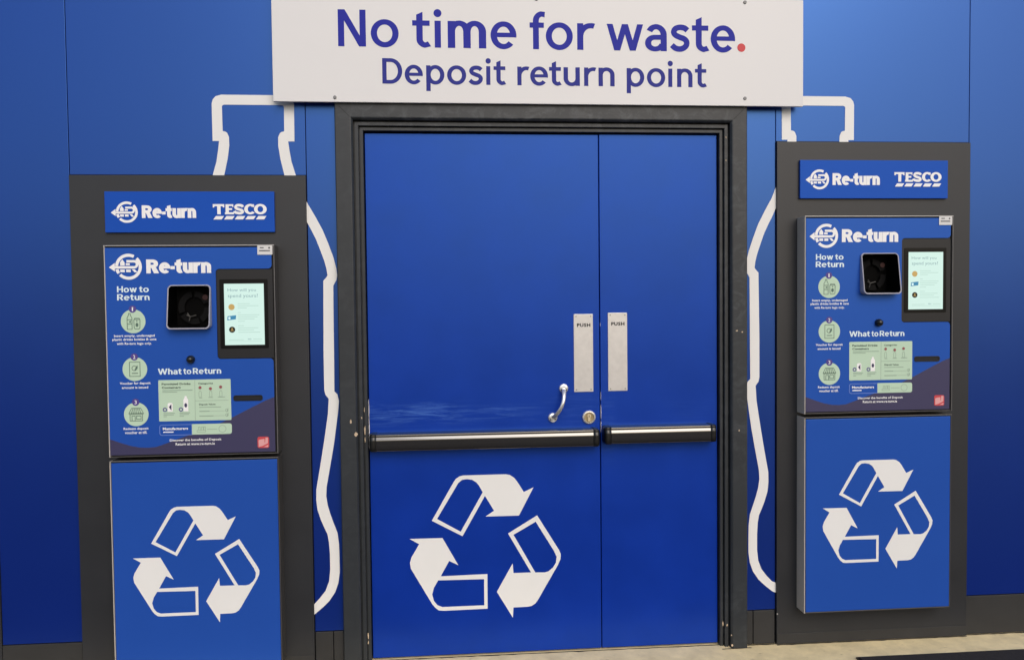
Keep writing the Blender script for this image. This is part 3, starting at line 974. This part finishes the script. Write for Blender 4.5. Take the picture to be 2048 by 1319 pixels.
def pic_bottle(bm, cx, cz):
    w = .0011
    bx, bz = cx - .0125, cz
    line(bm, [(bx - .0085, bz - .029), (bx - .0085, bz + .006), (bx - .0085, bz + .013), (bx - .003, bz + .023), (bx - .003, bz + .029), (bx + .003, bz + .029), (bx + .003, bz + .023),
              (bx + .0085, bz + .013), (bx + .0085, bz + .006), (bx + .0085, bz - .029)], w, y2, closed=True)
    line(bm, [(bx - .0075, bz + .006), (bx + .0075, bz + .006)], w, y3); line(bm, [(bx - .0075, bz - .010), (bx + .0075, bz - .010)], w, y3)
    flat(bm, [[(bx - .003, bz - .002), (bx + .005, bz - .006), (bx + .005, bz + .003)]], y3)
    kx = cx + .0135
    line(bm, [(kx - .0100, bz - .024), (kx - .0110, bz + .004), (kx - .008, bz + .011), (kx + .008, bz + .011), (kx + .0110, bz + .004), (kx + .0100, bz - .024), (kx + .007, bz - .028), (kx - .007, bz - .028)], w, y2, closed=True)
    line(bm, [(kx - .0100, bz + .007), (kx + .0100, bz + .007)], w, y3)
    flat(bm, [circ(kx, bz - .013, .0052, 16, .0075)], y3); flat(bm, [circ(kx, bz + .001, .0024, 10)], y3)


def pic_voucher(bm, cx, cz):
    w = .0011
    line(bm, [(cx - .0185, cz - .0265), (cx + .0185, cz - .0265), (cx + .0185, cz + .0255), (cx - .0185, cz + .0255)], w, y2, closed=True)
    line(bm, circ(cx - .0015, cz + .003, .0085, 24), w, y2, closed=True)
    flat(bm, [[(cx - .002, cz - .006), (cx + .010, cz + .002), (cx + .010, cz + .014), (cx + .004, cz + .008)]], y3)
    line(bm, [(cx - .011, cz - .0155), (cx + .011, cz - .0155)], .0016, y2)


def pic_shop(bm, cx, cz):
    w = .0010
    t_, b_ = cz + .0225, cz + .004
    line(bm, [(cx - .016, t_), (cx + .016, t_), (cx + .0255, b_), (cx - .0255, b_)], w, y2, closed=True)
    for k in range(5):
        x0, x1 = cx - .0102 + k * .0051, cx - .0166 + k * .0083
        line(bm, [(x0, t_), (x1, b_)], w, y3)
    for k in range(6):
        c = cx - .0213 + k * .0085
        line(bm, arc(c, b_, .0042, 180, 360, 6), w, y3)
    line(bm, [(cx - .0220, b_ - .004), (cx - .0220, cz - .0240), (cx + .0220, cz - .0240), (cx + .0220, b_ - .004)], w, y2)
    line(bm, [(cx - .0150, cz - .0235), (cx - .0150, cz - .006), (cx - .004, cz - .006), (cx - .004, cz - .0235)], w, y3)
    line(bm, [(cx + .001, cz - .018), (cx + .001, cz - .006), (cx + .0170, cz - .006), (cx + .0170, cz - .018)], w, y3, closed=True)


step(-.2077, FT - .2755, "1", [("Insert empty, undamaged", -.2763, -.1328, -.3345, -.3235), ("plastic drinks bottles & cans", -.2824, -.1274, -.3480, -.3368), ("with Re-turn logo only.", -.2674, -.1447, -.3632, -.3520)], pic_bottle)
step(-.2061, FT - .4498, "2", [("Voucher for deposit", -.2607, -.1517, -.5082, -.4972), ("amount is issued", -.2538, -.1608, -.5213, -.5125)], pic_voucher)
step(-.2053, FT - .6155, "3", [("Redeem deposit", -.2516, -.1631, -.6745, -.6635), ("voucher at till.", -.2471, -.1688, -.6872, -.6775)], pic_shop)

# -- intake: pale spout that stands further out at its foot, dark chamber with a drum in it
bm = new()
ix0, ix1, iz0, iz1 = -.0815, .0720, FT - .3060, FT - .1445
def yfront(z): return FY - .006 - .026 * (iz1 - z) / (iz1 - iz0)
lo = rrect(ix0, ix1, iz0, iz1, .016, 6); li = rrect(ix0 + .0042, ix1 - .0042, iz0 + .0048, iz1 - .0042, .0125, 6)
loops = [[(x, FY + .003, z) for x, z in lo], [(x, yfront(z), z) for x, z in lo], [(x, yfront(z) - .0008, z) for x, z in rrect(ix0 + .0015, ix1 - .0015, iz0 + .0015, iz1 - .0015, .015, 6)],
         [(x, yfront(z), z) for x, z in li], [(x, FY + .062, z) for x, z in rrect(ix0 + .010, ix1 - .010, iz0 + .010, iz1 - .010, .012, 6)]]
rings = [[bm.verts.new(p) for p in lpz] for lpz in loops]
for ri, (a, b) in enumerate(zip(rings, rings[1:])):
    for k in range(len(a)):
        f = bm.faces.new((a[k], a[(k + 1) % len(a)], b[(k + 1) % len(a)], b[k])); f.material_index = 1 if ri == 3 else 0
f = bm.faces.new(rings[-1]); f.material_index = 1
bmesh.ops.recalc_face_normals(bm, faces=bm.faces)
sp_o = obj("intake_spout", bm, [m_spout, m_chamber], machine)
yc = FY + .050
bm = new()
ccx, ccz = -.005, FT - .228
for a0, a1 in ((100, 200), (20, 88), (-60, 0), (210, 290)):
    put_strokes(bm, [band(ccx, ccz, .058, .062, .011, .011, a0, a1, 14)], 0, 0, 1, 1, yc)
obj("drum", bm, m_drum, sp_o)
bm = new()
for q in ([(-.030, -.255), (-.018, -.262), (.004, -.256)], [(-.018, -.262), (-.022, -.278)], [(-.018, -.262), (-.028, -.248)]):
    pl = [(x, yc - .010, FT + z) for x, z in q]
    tube_path(bm, pl, .0022, 8)
obj("guide_fork", bm, mat("dark_fork", (0.05, 0.048, 0.046), 0.5), sp_o)
bm = new(); flat(bm, [circ(.036, FT - .190, .010, 20)], yc - .004)
obj("sensor_lamp", bm, m_redglow, sp_o)

# -- display: black recess, glass and lit screen
bm = new(); plate(bm, [rrect(BX0 + .001, .2925, FT + BZ0 - .001, FT + BZ1 + .001, .011, 6, (1, 0, 0, 1))], FY + .003, FY + .007)
disp = obj("display_bezel", bm, m_bezel, machine)
bm = new(); plate(bm, [rrect(.1010, .2740, FT - .3800, FT - .1255, .003, 3)], FY + .0012, FY + .004)
obj("display_glass", bm, m_glass, disp)
ys = FY + .0006
bm = new(); flat(bm, [[(.1172, FT - .3672), (.2602, FT - .3672), (.2602, FT - .1418), (.1172, FT - .1418)]], ys)
obj("screen", bm, m_screen, disp)
bm = new()
fit_text(bm, "How will you", .1300, .2320, FT - .1735, FT - .1592, ys - .0003, bold=.0)
obj("screen_headline", bm, m_scr_txt, disp); bm = new()
fit_text(bm, "spend yours?", .1305, .2390, FT - .1960, FT - .1795, ys - .0003, bold=.0)
obj("screen_headline", bm, m_scr_txt, disp); bm = new()
fit_text(bm, "TESCO", .1985, .2125, FT - .3485, FT - .3440, ys - .0003, bold=.02)
obj("screen_shop_name", bm, m_scr_txt, disp)
bm = new()
for z, x1 in ((-.2155, .209), (-.2230, .240), (-.2305, .198), (-.2480, .176), (-.2565, .242), (-.2640, .236), (-.2715, .225), (-.2800, .190),
              (-.2965, .186), (-.3045, .238), (-.3120, .222), (-.3205, .244)):
    line(bm, [(.1650, FT + z), (x1, FT + z)], .00095, ys - .0003)
line(bm, [(.1315, FT - .3480), (.1850, FT - .3480)], .0009, ys - .0003); line(bm, [(.2180, FT - .3460), (.2500, FT - .3460)], .0009, ys - .0003)
line(bm, [(.1315, FT - .3535), (.2500, FT - .3535)], .0005, ys - .0003)
obj("screen_text_lines", bm, m_scr_soft, disp)
bm = new(); flat(bm, [circ(.1430, FT - .2275, .0112, 28)], ys - .0003)
obj("coin_icon", bm, m_scr_gold, disp)
bm = new()
flat(bm, [[(.1265, FT - .2760), (.1575, FT - .2725), (.1590, FT - .2575), (.1280, FT - .2610)]], ys - .0003)
obj("card_icon", bm, m_scr_blue, disp)
bm = new(); flat(bm, [circ(.1345, FT - .2680, .0045, 16)], ys - .0006)
obj("card_spot", bm, m_scr_white, disp)
bm = new(); flat(bm, [circ(.1435, FT - .3105, .0112, 28)], ys - .0003)
obj("round_icon", bm, m_scr_black, disp)
bm = new(); line(bm, [(.1385, FT - .3135), (.1485, FT - .3135)], .0013, ys - .0006); flat(bm, [circ(.1435, FT - .3075, .0028, 12)], ys - .0006)
obj("round_icon_mark", bm, m_scr_gold, disp)

# -- scanner knob and receipt slot
bm = new(); disc(bm, -.0060, FT - .4175, [(.0150, FY), (.0150, FY - .006), (.0132, FY - .014), (.0085, FY - .020), (.0040, FY - .0225)])
obj("scanner_knob", bm, m_cap, machine, smooth=True)
bm = new(); plate(bm, [rrect(.1425, .2485, FT - .5740, FT - .5530, .008, 6), rrect(.1465, .2445, FT - .5700, FT - .5570, .005, 6)], FY - .0018, FY)
sl = obj("receipt_slot", bm, m_cap, machine)
bm = new(); flat(bm, [rrect(.1460, .2450, FT - .5705, FT - .5565, .005, 6)], FY - .0004)
obj("slot_opening", bm, m_black, sl)

# -- mint information panel
bm = new(); flat(bm, [rrect(-.1246, .1340, FT - .6436, FT - .4920, .003, 3)], y)
ip = obj("info_panel", bm, m_mint, machine)
bm = new()
fit_text(bm, "Permitted Drinks", -.1125, -.0095, FT - .5105, FT - .5030, y2, bold=.03)
fit_text(bm, "Containers", -.1125, -.0450, FT - .5232, FT - .5158, y2, bold=.03)
obj("panel_lettering", bm, m_text_dark, ip); bm = new()
fit_text(bm, "Categories", .0175, .0705, FT - .5112, FT - .5035, y2, bold=.025)
obj("panel_lettering", bm, m_text_dark, ip); bm = new()
fit_text(bm, "Deposit Values", .0190, .0780, FT - .5885, FT - .5810, y2, bold=.025)
obj("panel_lettering", bm, m_text_dark, ip)
bm = new()
for x0, x1, z, h in ((-.1105, -.003, -.5302, .0013), (-.1105, -.058, -.5365, .0012), (.019, .098, -.5945, .0011), (.0195, .0565, -.6095, .0015), (.019, .070, -.6270, .0015),
                     (-.1085, -.068, -.6145, .0012), (-.1085, -.072, -.6200, .0011), (-.1085, -.097, -.6260, .0011), (-.0515, -.014, -.6135, .0012), (-.0515, -.018, -.6195, .0011), (-.0515, -.036, -.6260, .0011),
                     (.0195, .031, -.5600, .0010), (.0530, .0700, -.5590, .0010), (.0870, .1130, -.5578, .0010)):
    line(bm, [(x0, FT + z), (x1, FT + z)], h, y2)
line(bm, [(.0055, FT - .4940), (.0045, FT - .6420)], .0006, y2)
line(bm, [(.0055, FT - .5702), (.1250, FT - .5702)], .0006, y2)
line(bm, [(.058, FT - .6095), (.110, FT - .6095)], .0005, y2); line(bm, [(.072, FT - .6270), (.110, FT - .6270)], .0005, y2)
for cx in (.0239, .0615, .0980):
    line(bm, [(cx - .0045, FT - .5560), (cx - .0045, FT - .5400), (cx - .002, FT - .5340), (cx + .002, FT - .5340), (cx + .0045, FT - .5400), (cx + .0045, FT - .5560)], .0006, y2, closed=True)
for cz in (-.6075, -.6245):
    line(bm, circ(.1180, FT + cz, .0048, 16), .0008, y2, closed=True)
    line(bm, [(.1185, FT + cz - .004), (.1235, FT + cz + .007)], .0010, y3)
obj("fine_print", bm, m_mint_soft, ip)
for cx, cz in ((.0239, -.5218), (.0612, -.5262), (.0979, -.5208)):
    bm = new()
    flat(bm, [circ(cx, FT + cz, .0056, 20)], y3)
    obj("refused_mark", bm, mat("dull_red_mark", (0.30, 0.09, 0.10), 0.5), ip)
for cx, cz in ((-.1030, -.6010), (-.0462, -.6010)):
    bm = new()
    put_strokes(bm, [band(cx, FT + cz, .0078, .0078, .0018, .0018, 0, 360, 24)], 0, 0, 1, 1, y2)
    obj("logo_ring", bm, m_violet, ip)
bm = new()
flat(bm, [[(-.0935, FT - .6080), (-.0755, FT - .6080), (-.0755, FT - .5800), (-.0790, FT - .5760), (-.0890, FT - .5760), (-.0935, FT - .5800)]], y2)
obj("container_picture", bm, m_white, ip); bm = new()
flat(bm, [[(-.0370, FT - .6080), (-.0195, FT - .6080), (-.0195, FT - .5660), (-.0240, FT - .5580), (-.0250, FT - .5520), (-.0315, FT - .5520), (-.0325, FT - .5580), (-.0370, FT - .5660)]], y2)
obj("container_picture", bm, m_white, ip)
bm = new()
flat(bm, [[(-.0890, FT - .5920), (-.0795, FT - .6040), (-.0795, FT - .5800)]], y3)
obj("container_mark", bm, m_purple, ip); bm = new()
flat(bm, [circ(-.0285, FT - .5860, .0050, 16, .0080)], y3)
obj("container_mark", bm, m_purple, ip)

# -- instruction bar under the panel
bm = new(); flat(bm, [rrect(-.0092, .1345, FT - .6950, FT - .6560, .008, 5, (0, 1, 1, 0))], y)
ib = obj("instruction_bar", bm, m_mint, machine)
bm = new(); line(bm, rrect(-.1235, -.0092, FT - .6950, FT - .6572, .008, 5, (1, 0, 0, 1)), .0011, y, closed=True)
obj("outline", bm, m_lightblue, ib)
bm = new()
fit_text(bm, "Manufacturers", -.1125, -.0225, FT - .6760, FT - .6660, y, bold=.03)
line(bm, [(-.1115, FT - .6835), (-.0740, FT - .6835)], .0020, y)
obj("bar_lettering", bm, m_white, ib)
bm = new()
line(bm, circ(.1010, FT - .6755, .0128, 28), .0007, y2, closed=True)
line(bm, [(.046, FT - .6762), (.082, FT - .6762)], .0007, y2)
line(bm, [(.010, FT - .6860), (.040, FT - .6860), (.040, FT - .6790), (.010, FT - .6790)], .0006, y2, closed=True)
for cx in (.018, .029, .037):
    line(bm, [(cx - .003, FT - .6785), (cx - .003, FT - .6670), (cx + .003, FT - .6670), (cx + .003, FT - .6785)], .0007, y2)
obj("bar_pictogram", bm, m_mint_soft, ib)
bm = new()
fit_text(bm, "Discover the benefits of Deposit", -.0889, .0959, FT - .7205, FT - .7095, y, bold=.022)
fit_text(bm, "Return at www.re-turn.ie", -.0685, .0723, FT - .7335, FT - .7240, y, bold=.022)
obj("website_lettering", bm, m_white, machine)

# -- maker's badge and asset label
bm = new(); flat(bm, [rrect(.2265, .2685, FT - .7505, FT - .7085, .007, 5)], y)
bd = obj("maker_badge", bm, m_pinkred, machine)
bm = new()
flat(bm, [[(.2305, FT - .7465), (.2305, FT - .7220), (.2330, FT - .7195), (.2520, FT - .7165), (.2520, FT - .7300), (.2535, FT - .7300), (.2560, FT - .7120), (.2645, FT - .7120), (.2645, FT - .7330), (.2440, FT - .7430)]], y2)
flat(bm, [[(.2480, FT - .7470), (.2650, FT - .7395), (.2650, FT - .7470)]], y2)
obj("badge_mark", bm, m_pink, bd)
bm = new(); plate(bm, [rrect(.2408, .2950, FT - .0360, FT - .0025, .002, 3)], FY - .0022, FY - .0004)
lb = obj("asset_label", bm, m_labelw, machine)
bm = new()
for x0, x1, z, h in ((.2500, .2640, -.0105, .0019), (.2470, .2865, -.0215, .0021)):
    line(bm, [(x0, FT + z), (x1, FT + z)], h, FY - .0026)
flat(bm, [circ(.2835, FT - .0110, .0035, 14)], FY - .0026)
obj("label_print", bm, m_labeli, lb)

# -- lower cabinet with recycling arrows
LX, LZT, LZB = -.0025, .8258, .0480
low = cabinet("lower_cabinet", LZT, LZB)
bm = new(); box(bm, LX - W2_ + .0045, LX + W2_ - .0045, FY + .006, -.0125, LZB + .0045, LZT - .0045)
obj("backing_plate", bm, m_black, low)
bm = new(); box(bm, LX - W2_ + .0062, LX + W2_ - .0050, FY, FY + .0055, LZB + .0050, LZT - .0075)
obj("door_panel", bm, m_blue_print, low, bevel=.0015)
bm = new(); box(bm, LX - W2_, LX + W2_, FY - .0010, FY + .0004, LZT - .0022, LZT + .0006)
obj("top_edge", bm, m_rimd, low)
recycling(machine, -.004, .4330, .4545, FY)

# -- the second machine: a copy of every part, set 0.102 m higher
machine2 = machine.copy(); COL.objects.link(machine2)
machine2.location = (1.7000, 0, 0)
machine2["label"] = "right bottle deposit machine, set higher, its whole lower door showing above the concrete"
RISE = 0.1020
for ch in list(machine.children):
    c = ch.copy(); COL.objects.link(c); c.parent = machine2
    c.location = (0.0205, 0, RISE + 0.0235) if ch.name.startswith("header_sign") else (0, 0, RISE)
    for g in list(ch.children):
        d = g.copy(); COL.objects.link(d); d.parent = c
# -- charcoal surrounds (cut to each machine's own niche)
for mc, x0, x1, zt in ((machine, -1.3805, -0.5225, 1.8772), (machine2, 1.3115, 2.1170, 2.0150)):
    X = mc.location.x
    bm = new(); box(bm, x0 - X, x1 - X, -.0115, .012, .002, zt)
    so = obj("surround_board", bm, m_grey, mc, bevel=.0012)
    bm = new(); box(bm, x0 - X + .001, x1 - X - .001, -.0135, -.0117, .003, .045)
    obj("kick_strip", bm, m_plinth, so, bevel=.0008)
    if mc is machine2:
        for cx, cz in ((x0 - X + .002, .126), (x1 - X - .004, .030)):
            bm = new(); disc(bm, cx, cz, [(.0030, -.0115), (.0030, -.0130)], 10); obj("fixing_screw", bm, m_rim, so)
